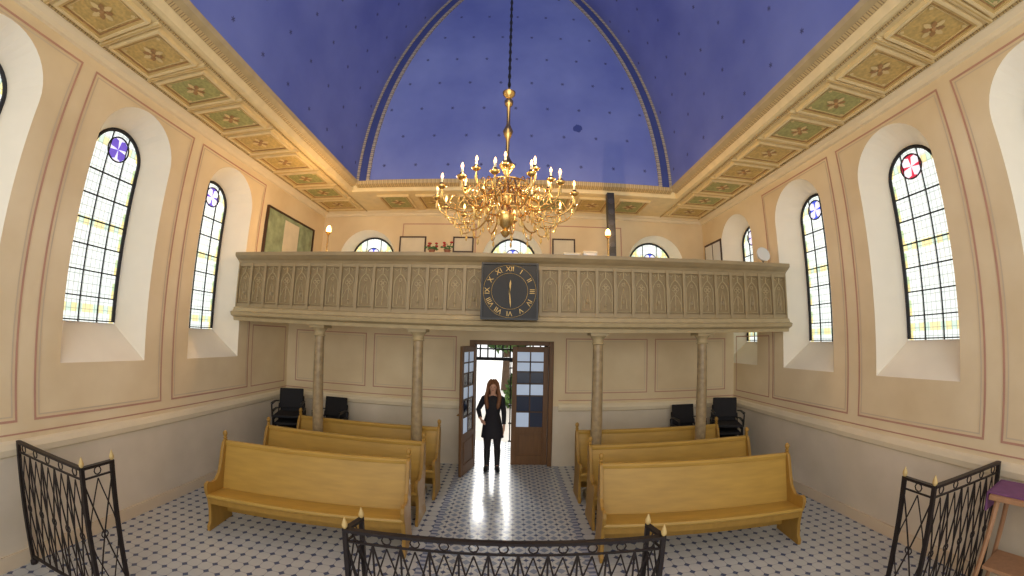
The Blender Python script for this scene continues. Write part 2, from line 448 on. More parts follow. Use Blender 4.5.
def coffer_mesh(w,d,field):
    mb=MB()
    def ring(w,d,t,z0,z1,m):
        for (a,b_,c,dd) in ((-w,w,-d,-d+t),(-w,w,d-t,d),(-w,-w+t,-d+t,d-t),(w-t,w,-d+t,d-t)): mb.box(a,b_,c,dd,z0,z1,m)
    ring(w,d,.03,-.045,0,4); ring(w-.03,d-.03,.03,-.03,0,0); ring(w-.06,d-.06,.012,-.022,0,3)
    mb.box(-w+.06,w-.06,-d+.06,d-.06,-.010,0,1)
    ring(w-.09,d-.09,.008,-.016,-.008,2)
    s=min(w,d)
    for q in range(8):
        a=q*PI/4; L=s*(.40 if q%2 else .5)
        pl=[(s*.08,0),(L*.45,.11*s),(L*.8,.08*s),(L,0),(L*.8,-.08*s),(L*.45,-.11*s)]
        mb.poly([(u*math.cos(a)-v*math.sin(a),u*math.sin(a)+v*math.cos(a),-.018-.001*(q%2)) for u,v in pl],2 if q%2==0 else 3)
    mb.lathe([(s*.10,-.012),(s*.09,-.03),(.01,-.04)],10,(0,0,0),3)
    for sx in (-1,1):
        for sy in (-1,1):
            cx,cy=sx*(w-.13),sy*(d-.12)
            mb.poly([(cx-.03,cy,-.018),(cx,cy+.025,-.018),(cx+.03,cy,-.018),(cx,cy-.025,-.018)],2)
    return mb.mesh('coffer',[M_ochre,field,M_rosette,M_coffred,M_coffcream])
cms=[coffer_mesh(.39,.30,M_coffgreen),coffer_mesh(.39,.30,M_cofforange)]; cmb=[coffer_mesh(.33,.42,M_coffgreen),coffer_mesh(.33,.42,M_cofforange)]
def coff(me,x,y,par):
    o=bpy.data.objects.new('coffer',me); COL.objects.link(o); o.location=(x,y,ZC); o.parent=par
def beammesh():
    mb=MB(); mb.box(-.46,.46,-.025,.025,-.03,0,0); mb.box(-.46,.46,-.008,.008,-.036,-.03,1); return mb.mesh('cross_beam',[M_coffcream,M_ochre])
bm_=beammesh()
for sg,so in zip((-1,1),soff):
    for k in range(10):
        y=.96+k*.715
        coff(cms[(k//2+k)%2],sg*3.79,y,so)
        o=bpy.data.objects.new('cross_beam',bm_); COL.objects.link(o); o.location=(sg*3.79,y+.3575,ZC); o.parent=so
for k in range(7): coff(cmb[k%2],-2.4+k*.8,7.35,sb)
def frame_strip(mb,P,a0,a1,b0,b1,w,m):
    for (u0,u1,v0,v1) in ((a0,a1,b0,b0+w),(a0,a1,b1-w,b1),(a0,a0+w,b0+w,b1-w),(a1-w,a1,b0+w,b1-w)):
        mb.poly([P(u0,v0),P(u1,v0),P(u1,v1),P(u0,v1)],m)
for sg,ws in ((-1,winL),(1,winR)):
    P=lambda y,z,s=sg:(s*(W-.006),y,z)
    for c in ws:
        if c>6 : continue
        mb=MB(); frame_strip(mb,P,c-.83,c+.83,1.34,4.86,.022,0); frame_strip(mb,P,c-.785,c+.785,1.385,4.815,.014,1)
        trim(mb,[M_red,M_grey])
    mb=MB(); frame_strip(mb,P,5.75,6.8,1.34,2.4,.018,0); trim(mb,[M_red,M_grey])
    mb=MB(); mb.prism([(sg*W,1.03),(sg*(W-.035),1.05),(sg*(W-.05),1.11),(sg*(W-.03),1.16),(sg*W,1.18)],'y',Y0,YD)
    trim(mb,M_cream)
    mb=MB(); mb.poly([P(Y0,1.225),P(YD,1.225),P(YD,1.24),P(Y0,1.24)]); trim(mb,M_red)
    mb=MB(); a,b_=sorted((sg*W,sg*(W-.03))); mb.box(a,b_,Y0,YD,0,.14)
    struct(mb.build('baseboard_left' if sg<0 else 'baseboard_right',M_grey))
P=lambda x,z:(x,YD-.006,z)
for a0,a1 in ((-4.2,-2.7),(-2.55,-.98),(1.0,2.55),(2.7,4.2)):
    mb=MB(); frame_strip(mb,P,a0,a1,1.36,2.36,.018,0); frame_strip(mb,P,a0+.05,a1-.05,1.41,2.31,.01,1); trim(mb,[M_red,M_grey])
for a0,a1 in ((-W,DX0-.1),(DX1+.1,W)):
    mb=MB(); mb.prism([(YD,1.03),(YD-.035,1.05),(YD-.05,1.11),(YD-.03,1.16),(YD,1.18)],'x',a0,a1); trim(mb,M_cream)
    mb=MB(); mb.poly([P(a0,1.225),P(a1,1.225),P(a1,1.24),P(a0,1.24)]); trim(mb,M_red)
P=lambda x,z:(x,YB-.006,z)
for a0,a1 in ((-2.45,-.8),(.8,2.4)):
    mb=MB(); frame_strip(mb,P,a0,a1,2.8,4.8,.022,0); trim(mb,[M_red])

# ---------------------------------------------------------------- door
mb=MB()
mb.box(DX0,DX0+.08,YD-.04,YD+.2,0,DZ); mb.box(DX1-.08,DX1,YD-.04,YD+.2,0,DZ); mb.box(DX0+.08,DX1-.08,YD-.04,YD+.2,DZ-.08,DZ)
trim(mb,M_wood,bevel=.008)
def leaf(name,w):
    h=2.2
    mb=MB(); t=.045; s=.09
    mb.box(0,s,0,t,0,h); mb.box(w-s,w,0,t,0,h); mb.box(s,w-s,0,t,0,.18); mb.box(s,w-s,0,t,h-.1,h); mb.box(s,w-s,0,t,.62,.72)
    mb.box(s,w-s,.012,.03,.18,.62)
    mb.box(s+.05,w-s-.05,.002,.04,.23,.57)
    root=struct(mb.build(name,M_wood,bevel=.006))
    zs_=[.72,1.0,1.3,1.52,1.74,1.92,h-.1]
    for i in range(6):
        for j in range(2):
            x0=s if j==0 else w/2; x1=w/2 if j==0 else w-s
            g=MB(); g.box(x0,x1,.018,.026,zs_[i],zs_[i+1])
            g.build('glass_pane',M_paned if (i in (1,3) or (i==0 and j==0)) else M_panel,root)
    q=MB(); q.box(w/2-.012,w/2+.012,.006,.038,.72,h-.1)
    for z in zs_[1:-1]: q.box(s,w-s,.006,.038,z-.012,z+.012)
    q.build('glazing_bars',M_woodd,root)
    k=MB(); k.tube([(w-.045,-.0,1.05),(w-.045,-.05,1.05),(w-.13,-.055,1.05)],.009,6); k.box(w-.06,w-.03,-.006,0,.98,1.14); k.build('door_handle',M_gold,root)
    return root
d1=leaf('door_1',.66); d1.location=(DX1-.085,YD+.105,0); d1.rotation_euler=(0,0,PI)
d2=leaf('door_2',.66); d2.location=(DX0+.085,YD-.045,0); d2.rotation_euler=(0,0,math.radians(-105))
mb=MB(); Y=YB+.1
mb.box(-.8,-.72,Y,Y+.1,0,2.35); mb.box(.72,.8,Y,Y+.1,0,2.35); mb.box(-.72,.72,Y,Y+.1,2.27,2.35); mb.box(-.72,.72,Y,Y+.08,1.86,1.93)
for k in range(9): mb.box(-.72+.16*k+.06,-.72+.16*k+.09,Y+.02,Y+.06,1.93,2.27)
mb.box(-.72,.72,Y+.02,Y+.06,2.09,2.12)
o=struct(mb.build('door_3',M_ironbl))
q=MB()
for k in range(5): q.box(.0+.15*k,.025+.15*k,Y+.1,Y+.13,.1,1.86)
for z in (.1,.5,.9,1.3,1.7,1.84): q.box(-.02,.7,Y+.1,Y+.13,z-.014,z+.014)
q.build('grille_leaf',M_ironbl,o)
mb=MB(); mb.box(-12,12,YB+.5,40,-.12,-.02); struct(mb.build('ground',M_outw))
def bush(name,x,y,r,h,label,cat,trunk=False):
    root=empty(name,(x,y,-.02)); tag(root,label,cat)
    mb=MB(); rr=random.Random(int(x*10)+5)
    z0=h*.35 if trunk else 0
    for k in range(320):
        t=rr.uniform(0,2*PI); u=rr.uniform(0,1); zz=z0+(h-z0)*u; R=r*math.sqrt(max(.05,1-(2*u-1)**2 if trunk else 1-u*u))*rr.uniform(.6,1)
        c=Vector((R*math.cos(t),R*math.sin(t),zz)); s=.16*r+.06
        a=Vector((rr.uniform(-1,1),rr.uniform(-1,1),rr.uniform(-1,1))).normalized(); b_=a.orthogonal().normalized()
        mb.poly([c-a*s,c+b_*s*.5,c+a*s,c-b_*s*.5])
    mb.build('foliage',M_leaf,root)
    q=MB(); q.tube([(0,0,0),(.03,0,h*.3),(0,.02,h*.6)],[.1*r+.03,.08*r,.03*r],8); q.build('trunk',M_bark,root)
bush('tree',-.2,17,1.8,5.2,'leafy tree standing outside beyond the open door','tree',True)
bush('shrub',.35,13,.55,1.3,'low green shrub outside beside the path beyond the open door','shrub')

# ---------------------------------------------------------------- gallery parapet
gp=empty('gallery_parapet',(0,YG,2.45)); tag(gp,'long beige brown gallery parapet with gothic arched panels across the church','parapet')
def gpart(mb,name,m,**k):
    mb.xf(Matrix.Translation((0,-YG,-2.45))); return mb.build(name,m,gp,**k)
HW=W-.005
mb=MB(); mb.prism([(YG+.12,2.45),(YG-.02,2.45),(YG-.03,2.50),(YG-.10,2.53),(YG-.12,2.58),(YG-.06,2.60),(YG-.04,2.65),(YG,2.67),(YG+.12,2.67)],'x',-HW,HW); gpart(mb,'base_moulding',M_gall)
mb=MB(); mb.prism([(YG+.12,3.37),(YG-.01,3.37),(YG-.03,3.40),(YG-.08,3.43),(YG-.13,3.47),(YG-.13,3.52),(YG+.2,3.52),(YG+.2,3.47)],'x',-HW,HW); gpart(mb,'top_rail',M_gal)
mb=MB(); mb.box(-HW,HW,YG+.07,YG+.1,2.67,3.37); gpart(mb,'back_board',M_gald)
NP=33; pw=2*HW/NP
def panel_mesh(kind):
    mb=MB(); w=pw/2; h=.70; t=.022
    mb.box(-w,-w+t,-.01,.07,0,h,0); mb.box(w-t,w,-.01,.07,0,h,0)
    mb.box(-w+t,w-t,0,.07,0,.05,0); mb.box(-w+t,w-t,0,.07,h-.05,h,0)
    mb.box(-w+t,w-t,.03,.06,.05,h-.05,1)
    a=w-.038; zs=.38
    pts=[(-a,.024,.08),(-a,.024,zs)]
    R=a*2.2
    am=math.acos((R-a)/R)
    for k in range(7): q=am*k/6; pts.append((-a+R-R*math.cos(q),.024,zs+R*math.sin(q)))
    pts+=[(-p[0],p[1],p[2]) for p in pts[::-1][1:]]
    mb.tube(pts,.010,6,2,closed=True)
    top=zs+R*math.sin(am)
    for s in (-1,1):
        mb.tube([(s*(a-.01),.027,.62),(s*a*.55,.027,.60),(s*a*.3,.027,.635)],.006,5,2)
    if kind:
        for q in range(4):
            t_=q*PI/2; cx,cz=.030*math.cos(t_),.42+.030*math.sin(t_)
            mb.tube([(cx+.026*math.cos(j*PI/4),.027,cz+.026*math.sin(j*PI/4)) for j in range(8)],.006,5,2,closed=True)
        mb.tube([(0,.027,.1),(0,.027,.36)],.008,6,2)
        for s in (-1,1): mb.tube([(s*a*.9,.027,.2),(s*a*.45,.027,.3),(0,.027,.34)],.006,5,2)
        mb.lathe([(.012,-.02),(.02,0),(.012,.02)],8,(0,.03,.16),0)
    else:
        mb.tube([(-.045,.027,.12),(-.03,.027,.3),(0,.027,.42),(.03,.027,.3),(.045,.027,.12)],.007,6,2)
        mb.lathe([(.018,-.03),(.026,0),(.018,.03)],8,(0,.03,.22),0)
        mb.tube([(.022*math.cos(j*PI/4),.027,.47+.022*math.sin(j*PI/4)) for j in range(8)],.006,5,2,closed=True)
    mb.box(-.007,.007,.012,.036,top-.005,.66,2)
    return mb.mesh('panel',[M_gal,M_gald,M_gall])
pm=[panel_mesh(0),panel_mesh(1)]
for k in range(NP):
    o=bpy.data.objects.new('panel',pm[k%2]); COL.objects.link(o); o.parent=gp; o.location=(-HW+pw*(k+.5),0,.22)
ck=empty('clock',(-.03,YG-.255,2.6)); tag(ck,'square black clock with gold numerals fixed to the gallery parapet','clock')
S=.38
mb=MB(); mb.box(-S,S,0,.12,0,2*S); mb.build('case',M_black,ck,bevel=.01)
mb=MB(); mb.tube([(.35*math.cos(t*PI/24),-.004,S+.35*math.sin(t*PI/24)) for t in range(48)],.003,6,closed=True)
mb.tube([(.24*math.cos(t*PI/24),-.004,S+.24*math.sin(t*PI/24)) for t in range(48)],.003,6,closed=True); mb.build('gold_ring',M_goldp,ck)
mb=MB()
for a,b_,c,d in ((-S,S,0,.025),(-S,S,2*S-.025,2*S),(-S,-S+.025,.025,2*S-.025),(S-.025,S,.025,2*S-.025)): mb.box(a,b_,-.02,0,c,d)
mb.build('border_frame',M_blk,ck)
for i,tx in enumerate(['XII','I','II','III','IV','V','VI','VII','VIII','IX','X','XI']):
    cu=bpy.data.curves.new('numeral','FONT'); cu.body=tx; cu.size=.095; cu.align_x='CENTER'; cu.align_y='CENTER'; cu.extrude=.003
    to=bpy.data.objects.new('tmp',cu); COL.objects.link(to)
    dg=bpy.context.evaluated_depsgraph_get(); me=bpy.data.meshes.new_from_object(to.evaluated_get(dg)); bpy.data.objects.remove(to)
    a=-i*PI/6
    me.transform(Matrix.Translation((0,-.006,S))@Matrix.Rotation(-a,4,'Y')@Matrix.Translation((0,0,.295))@Matrix.Rotation(PI/2,4,'X'))
    me.materials.clear(); me.materials.append(M_goldp)
    o=bpy.data.objects.new('numeral',me); COL.objects.link(o); o.parent=ck
for ang,L,w in ((4,.15,.012),(176,.22,.008)):
    mb=MB(); a=math.radians(ang); u=Vector((math.sin(a),0,math.cos(a)));v=Vector((u.z,0,-u.x)); c=Vector((0,-.014,S))
    mb.poly([c-u*.05-v*w*.5,c+u*L*.7-v*w,c+u*L,c+u*L*.7+v*w,c-u*.05+v*w*.5]); mb.build('hand',M_goldp,ck)

# ---------------------------------------------------------------- columns
places=['leftmost of the four slim round columns under the gallery','slim round gallery column standing just left of the aisle','slim round gallery column standing just right of the aisle','rightmost of the four slim round columns under the gallery']
for x,lb in zip((-2.89,-1.33,1.25,2.89),places):
    c=empty('column',(x,YG+.16,0)); tag(c,lb,'column','gallery columns')
    mb=MB(); mb.lathe([(.078,.22),(.082,1.2),(.072,2.28)],20); mb.build('shaft',M_col,c,smooth=True)
    mb=MB(); mb.box(-.13,.13,-.13,.13,0,.1); mb.lathe([(.12,.1),(.125,.13),(.1,.16),(.105,.19),(.08,.22)],20); mb.build('base',M_col,c)
    mb=MB(); mb.lathe([(.072,2.28),(.09,2.29),(.075,2.31),(.085,2.36),(.12,2.41)],20); mb.box(-.13,.13,-.13,.13,2.41,2.5); mb.build('capital',M_gall,c)

# ---------------------------------------------------------------- pews
L=2.30
endp=[(-.20,0),(-.20,.06),(-.16,.1),(-.14,.25),(-.15,.38),(-.18,.45),(-.195,.52),(-.18,.57),(-.14,.59),(-.08,.56),(.0,.56),(.08,.63),(.13,.76),(.17,.9),(.2,.97),(.245,1.0),(.285,.97),(.3,.9),(.28,.7),(.25,.5),(.23,.3),(.24,.12),(.27,.06),(.27,0)]
def make_pew():
    r=empty('pew',(0,0,0))
    mb=MB(); mb.prism([(.12,.4),(.15,.4),(.27,.94),(.24,.94)],'x',-L/2,L/2); mb.build('back_panel',M_pew,r,bevel=.004)
    mb=MB(); mb.prism([(.225,.92),(.285,.92),(.292,.96),(.27,.98),(.235,.98),(.22,.96)],'x',-L/2,L/2); mb.build('top_rail',M_pew,r,bevel=.006)
    mb=MB(); mb.prism([(-.17,.40),(-.18,.42),(-.17,.445),(-.06,.435),(.15,.42),(.15,.40)],'x',-L/2,L/2); mb.build('seat',M_pew,r,bevel=.004)
    mb=MB(); mb.box(-L/2,L/2,-.145,-.12,.32,.40); mb.build('seat_apron',M_pewd,r)
    mb=MB(); mb.box(-L/2,L/2,.17,.2,.1,.22); mb.build('foot_stretcher',M_pewd,r)
    for s in (-1,1):
        mb=MB(); mb.prism(endp,'x',s*L/2-.02,s*L/2+.02); e=mb.build('end_panel',M_pewd,r,bevel=.006)
        k=MB(); k.lathe([(.018,0),(.028,.015),(.016,.03),(.026,.05),(.03,.07),(.024,.09),(.008,.105)],12,(s*L/2,.245,.995)); k.build('finial',M_pewd,e,smooth=True)
    return r
pew=make_pew()
pl=[(-2.23,4.05,5,'mustard yellow wooden pew on the left, nearest the camera'),
    (-2.25,4.88,0,'mustard yellow wooden pew on the left, middle of its three rows'),
    (-2.2,5.7,0,'mustard yellow wooden pew on the left, farthest back beside the column'),
    (2.15,4.05,-5,'mustard yellow wooden pew on the right, nearest the camera'),
    (2.2,4.88,0,'mustard yellow wooden pew on the right, middle of its three rows'),
    (2.17,5.7,0,'mustard yellow wooden pew on the right, farthest back beside the column')]
for i,(x,y,a,lb) in enumerate(pl):
    o=pew if i==0 else ctree(pew)
    o.location=(x,y-.26,0); o.rotation_euler=(0,0,math.radians(a)); tag(o,lb,'pew','church pews in two blocks')

# ---------------------------------------------------------------- iron communion rails
def rail_panel(root,p0,p1,z0,z1):
    p0=Vector(p0);p1=Vector(p1);d=(p1-p0);Ln=d.length;u=d/Ln
    P=lambda t,z:(p0.x+u.x*t,p0.y+u.y*t,z)
    mb=MB(); mb.bar(P(0,z1),P(Ln,z1),.045,.022); mb.bar(P(0,z1-.09),P(Ln,z1-.09),.014,.014); mb.build('top_rail',M_iron,root)
    mb=MB(); mb.bar(P(0,z0+.08),P(Ln,z0+.08),.02,.025); mb.build('bottom_rail',M_iron,root)
    n=max(1,round(Ln/.2)); c=Ln/n; a=z0+.08;b=z1-.09; mid=(a+b)/2
    mb=MB()
    for k in range(n):
        x=k*c
        mb.tube([P(x,a),P(x+c*.5,mid),P(x+c,b)],.0075,5); mb.tube([P(x+c,a),P(x+c*.5,mid),P(x,b)],.0075,5)
        for zz in (mid,b+.045):
            r=.033
            mb.tube([P(x+c*.5+r*math.cos(j*PI/4),zz+r*math.sin(j*PI/4)) for j in range(8)],.006,5,closed=True)
        mb.tube([P(x,mid),P(x+c*.12,mid+.16),P(x+c*.5,b-.02)],.006,5); mb.tube([P(x+c,mid),P(x+c*.88,mid+.16),P(x+c*.5,b-.02)],.006,5)
        mb.tube([P(x,mid),P(x+c*.12,mid-.16),P(x+c*.5,a+.02)],.006,5); mb.tube([P(x+c,mid),P(x+c*.88,mid-.16),P(x+c*.5,a+.02)],.006,5)
        if k: mb.tube([P(x,a),P(x,b)],.008,5)
    mb.build('lattice',M_iron,root)
def post(root,x,y,z1,fin=True):
    mb=MB(); mb.box(x-.016,x+.016,y-.016,y+.016,0,z1+.01); mb.lathe([(.035,0),(.035,.03),(.02,.05)],8,(x,y,0)); p=mb.build('post',M_iron,root)
    if fin:
        k=MB(); k.lathe([(.010,0),(.020,.015),(.022,.03),(.014,.055),(.003,.085)],10,(x,y,z1+.01)); k.build('finial',M_ochre,p,smooth=True)
r=empty('communion_rail',(0,0,0)); tag(r,'black wrought iron lattice rail standing across the aisle at the front','railing')
ZR=.99
rail_panel(r,(-1.12,2.43,0),(1.08,2.43,0),.0,ZR); rail_panel(r,(-1.12,2.43,0),(-1.07,2.62,0),0,ZR); rail_panel(r,(1.08,2.43,0),(1.03,2.62,0),0,ZR)
for x,y in ((-1.12,2.43),(1.08,2.43),(-1.07,2.62),(1.03,2.62)): post(r,x,y,ZR)
for s,lb in ((-1,'black wrought iron lattice rail standing against the left wall'),(1,'black wrought iron lattice rail standing against the right wall')):
    r=empty('communion_rail',(0,0,0)); tag(r,lb,'railing')
    rail_panel(r,(s*4.33,1.97,0),(s*3.25,1.97,0),0,1.18); rail_panel(r,(s*3.25,1.97,0),(s*3.25,2.26,0),0,1.18)
    for x,y in ((4.33,1.97),(3.25,1.97),(3.25,2.26)): post(r,s*x,y,1.18,x<4)
TX,TY=4.05,1.55
r=empty('side_table',(TX,TY,0),math.radians(10)); tag(r,'small wooden table with a purple cloth beside the right iron rail','table')
mb=MB(); mb.box(-.24,.24,-.26,.26,1.02,1.06); mb.build('tabletop',M_lwood,r,bevel=.005)
for sx in (-1,1):
    for sy in (-1,1):
        mb=MB(); mb.tube([(sx*.25,sy*.28,0),(sx*.18,sy*.2,1.02)],[.018,.024],8); mb.build('leg',M_lwood,r)
mb=MB(); mb.box(-.2,.2,-.22,.22,.42,.45); mb.build('shelf',M_lwood,r)
mb=MB(); mb.box(-.2,.2,-.28,.28,.0,.012); mb.box(-.2,.2,-.29,-.275,-.15,.012); mb.box(-.2,.2,.275,.29,-.15,.012)
o=mb.build('tablecloth',M_purple); o.location=(TX,TY,1.062); o.rotation_euler=(0,0,math.radians(10)); tag(o,'purple cloth draped over the small wooden table at the right edge','cloth')

# ---------------------------------------------------------------- stacked black chairs
def make_chair():
    r=empty('stacking_chair',(0,0,0))
    mb=MB(); mb.box(-.23,.23,-.22,.22,.42,.47); mb.build('seat',M_fab,r,bevel=.02)
    mb=MB()
    mb.prism([(.21,.52),(.24,.52),(.30,.86),(.27,.88)],'x',-.22,.22); mb.build('backrest',M_fab,r,bevel=.015)
    for sx in (-1,1):
        mb=MB(); mb.tube([(sx*.24,-.22,0),(sx*.235,-.2,.43)],.011,6); mb.build('leg',M_chrome,r)
        mb=MB(); mb.tube([(sx*.24,.27,0),(sx*.235,.22,.43),(sx*.225,.245,.6)],.011,6); mb.build('leg',M_chrome,r)
        mb=MB(); mb.tube([(sx*.25,-.18,.43),(sx*.26,-.17,.64),(sx*.26,.1,.66),(sx*.235,.25,.64)],.013,6); mb.box(sx*.26-.02,sx*.26+.02,-.16,.12,.655,.675); mb.build('armrest',M_blk,r)
    return r
ch=make_chair(); first=True
stacks=[(-3.88,6.25,20,4,'tall stack in the left back corner'),(-3.2,6.5,0,3,'lower stack behind the leftmost column'),
        (3.82,6.25,-20,4,'tall stack in the right back corner'),(3.2,6.5,0,3,'lower stack behind the rightmost column')]
ords={4:['bottom','second','third','topmost'],3:['bottom','middle','topmost']}
for x,y,a,n,wh in stacks:
    for k in range(n):
        o=ch if first else ctree(ch); first=False
        o.location=(x,y-.03*k,.135*k); o.rotation_euler=(0,0,math.radians(a))
        tag(o,'black padded chair, %s of the %s'%(ords[n][k],wh),'chair','stacked black chairs under the gallery')

# ---------------------------------------------------------------- chandelier
CX,CY,CZ=-.07,3.3,3.26
r=empty('chandelier',(CX,CY,CZ)); tag(r,'large gilded brass chandelier with candle lights and amber drops hanging over the pews','chandelier')
mb=MB(); mb.lathe([(.005,0),(.03,.02),(.045,.05),(.02,.08),(.05,.11),(.085,.17),(.09,.22),(.055,.28),(.03,.31),(.05,.36),(.055,.42),(.03,.48),(.022,.6),(.05,.66),(.075,.7),(.04,.75),(.018,.8),(.018,.98),(.035,1.02),(.05,1.07),(.03,1.12),(.018,1.15),(.018,1.35),(.04,1.38),(.045,1.42),(.02,1.46),(.06,1.5),(.065,1.53),(.02,1.56),(.006,1.6)],16)
mb.build('stem',M_gold,r,smooth=True)
mb=MB(); z=1.6; ztop=11.3-CZ; k=0
while z<3.6:
    rr_=.02; ang=(k%2)*PI/2
    mb.tube([(rr_*.6*math.cos(t*PI/4)*math.cos(ang),rr_*.6*math.cos(t*PI/4)*math.sin(ang),z+.03+.035*math.sin(t*PI/4)) for t in range(8)],.006,5,closed=True)
    z+=.055; k+=1
mb.tube([(0,0,1.58),(0,0,ztop)],.011,6); mb.build('chain',M_blk,r)
def smooth_path(pts,n=5):
    out=[]; P=[Vector(p) for p in pts]
    for i in range(len(P)-1):
        p0=P[max(0,i-1)];p1=P[i];p2=P[i+1];p3=P[min(len(P)-1,i+2)]
        for j in range(n):
            t=j/n; out.append(.5*((2*p1)+(-p0+p2)*t+(2*p0-5*p1+4*p2-p3)*t*t+(-p0+3*p1-3*p2+p3)*t**3))
    out.append(P[-1]); return out
dm_=MB(); dm_.tube([(0,0,0),(0,0,-.02)],.002,4); dm_.lathe([(.002,-.085),(.013,-.06),(.010,-.035),(.002,-.02)],6); drop_me=dm_.mesh('crystal_drop',M_crys)
def arm_meshes(R,z0,zd,z1):
    a=MB(); a.tube(smooth_path([(.05,0,z0),(R*.25,0,z0+.03),(R*.45,0,zd+.02),(R*.7,0,zd-.04),(R*.93,0,zd+.02),(R,0,z1)]),.008,6)
    a.tube(smooth_path([(R*.45,0,zd+.02),(R*.5,0,zd+.11),(R*.62,0,zd+.14),(R*.68,0,zd+.07),(R*.6,0,zd+.05)],4),.006,5)
    a.tube(smooth_path([(R*.75,0,zd-.04),(R*.7,0,zd-.12),(R*.58,0,zd-.12),(R*.56,0,zd-.06)],4),.006,5)
    a.tube(smooth_path([(R*.9,0,zd+.0),(R*.82,0,zd+.09),(R*.74,0,zd+.1),(R*.74,0,zd+.04)],4),.005,5)
    a.lathe([(.010,-.01),(.025,0),(.042,.018),(.038,.022),(.018,.014),(.018,.045),(.014,.045)],10,(R,0,z1))
    c=MB(); c.lathe([(.010,.04),(.010,.08),(.007,.085)],8,(R,0,z1))
    b=MB(); b.lathe([(.005,.085),(.011,.096),(.012,.108),(.006,.126),(.002,.136)],8,(R,0,z1))
    return [a.mesh('arm',M_gold,True),c.mesh('candle',M_cand,True),b.mesh('bulb',M_bulb,True)]
for R,z0,zd,z1,n,off,nd in ((.63,.4,.2,.34,14,.1,4),(.42,.52,.36,.50,10,.3,4)):
    ms=arm_meshes(R,z0,zd,z1)
    dps=[(R,z1-.01),(R*.72,zd-.04),(R*.5,zd-.01),(R*.62,zd-.12)]
    for k in range(n):
        a=bpy.data.objects.new('arm',ms[0]); COL.objects.link(a); a.parent=r; a.rotation_euler=(0,0,off+2*PI*k/n)
        for nm,me in zip(('candle','bulb'),ms[1:]):
            o=bpy.data.objects.new(nm,me); COL.objects.link(o); o.parent=a
        for (x,z) in dps[:nd]:
            o=bpy.data.objects.new('crystal_drop',drop_me); COL.objects.link(o); o.parent=a; o.location=(x,0,z)
mb=MB()
for R,z in ((.3,.3),(.2,.5)):
    mb.tube([(R*math.cos(t*PI/16),R*math.sin(t*PI/16),z) for t in range(32)],.009,6,closed=True)
    for q in range(4): mb.bar((.02*math.cos(q*PI/2),.02*math.sin(q*PI/2),z),(R*math.cos(q*PI/2),R*math.sin(q*PI/2),z),.01,.01)
mb.build('brass_ring',M_gold,r)
for k in range(6):
    l=bpy.data.lights.new('candle_light','POINT'); l.energy=9; l.color=(1,.78,.5); l.shadow_soft_size=.012
    o=bpy.data.objects.new('candle_light',l); COL.objects.link(o); a=.1+2*PI*k/6; o.location=(CX+.62*math.cos(a),CY+.62*math.sin(a),CZ+.58)

# ---------------------------------------------------------------- things up on the gallery
def picture(x0,x1,z0,z1,lb,m):
    root=empty('framed_picture',((x0+x1)/2,YB-.013,z0)); tag(root,lb,'picture')
    w=(x1-x0)/2;h=z1-z0
    mb=MB()
    for a,b_,c,d in ((-w,w,0,.03),(-w,w,h-.03,h),(-w,-w+.03,.03,h-.03),(w-.03,w,.03,h-.03)): mb.box(a,b_,-.02,.012,c,d)
    mb.build('frame',M_woodd,root)
    mb=MB(); mb.box(-w+.03,w-.03,-.004,.008,.03,h-.03); mb.build('sheet',m,root)
picture(-2.5,-1.9,4.12,4.5,'pale framed sheet on the gallery wall right of the left arched window',M_paper)
picture(-1.3,-.85,4.15,4.5,'pale framed sheet on the gallery wall left of the centre window',M_paper)
picture(.85,1.35,4.12,4.5,'pale framed sheet on the gallery wall right of the centre window',M_paper)
root=empty('display_board',(-W+.022,6.65,3.5)); tag(root,'large display board with greenish white sheets on the left wall above the gallery','board')
mb=MB(); mb.box(-.02,.0,-.84,.84,0,1.0); mb.build('backing',M_pic,root)
for a,b_,c,d,m in ((-.8,-.3,.08,.92,M_pic),(-.26,.26,.08,.92,M_paper),(.3,.8,.08,.92,M_pic)):
    mb=MB(); mb.box(.0,.012,a,b_,c,d); mb.build('sheet',m,root)
mb=MB()
for a,b_,c,d in ((-.87,.87,-.03,0),(-.87,.87,1.0,1.03),(-.87,-.84,0,1.0),(.84,.87,0,1.0)): mb.box(-.02,.03,a,b_,c,d)
mb.build('frame',M_woodd,root)
root=empty('notice_board',(W-.012,7.55,3.7)); tag(root,'white two part notice board on the right wall at the far end of the gallery','board')
mb=MB(); mb.box(-.01,.01,-.36,.36,0,.75); mb.build('board',M_woodd,root)
for s in (-1,1):
    mb=MB(); mb.box(-.016,-.008,s*.17-.15,s*.17+.15,.05,.7); mb.build('sheet',M_white,root)
def lamp(x,y,z,lb,e):
    root=empty('brass_lamp',(x,y,z)); tag(root,lb,'lamp')
    mb=MB(); mb.lathe([(.07,0),(.06,.02),(.015,.03),(.012,.3),(.03,.33),(.05,.35)],10); mb.build('stem',M_gold,root)
    mb=MB(); mb.lathe([(.02,.35),(.04,.37),(.04,.41),(.025,.44),(.005,.46)],10); mb.build('bulb',M_bulb,root,smooth=True)
    l=bpy.data.lights.new('lamp_light','POINT'); l.energy=e; l.color=(1,.62,.28); l.shadow_soft_size=.02
    o=bpy.data.objects.new('lamp_light',l); COL.objects.link(o); o.location=(x,y-.03,z+.54)
lamp(-2.85,YG+.1,3.52,'brass lamp with glowing bulb standing on the left part of the gallery rail',48)
lamp(1.4,YG+.1,3.52,'brass lamp with glowing bulb on the gallery rail beside the tall black loudspeaker',42)
root=empty('loudspeaker',(1.56,5.75,2.65)); tag(root,'tall slim black column loudspeaker standing on the gallery right of centre','loudspeaker')
mb=MB(); mb.box(-.06,.06,-.06,.06,.9,2.05); mb.build('cabinet',M_blk,root,bevel=.01)
mb=MB(); mb.lathe([(.2,0),(.2,.02),(.03,.04),(.02,.06),(.02,.9)],14); mb.build('stand',M_blk,root)
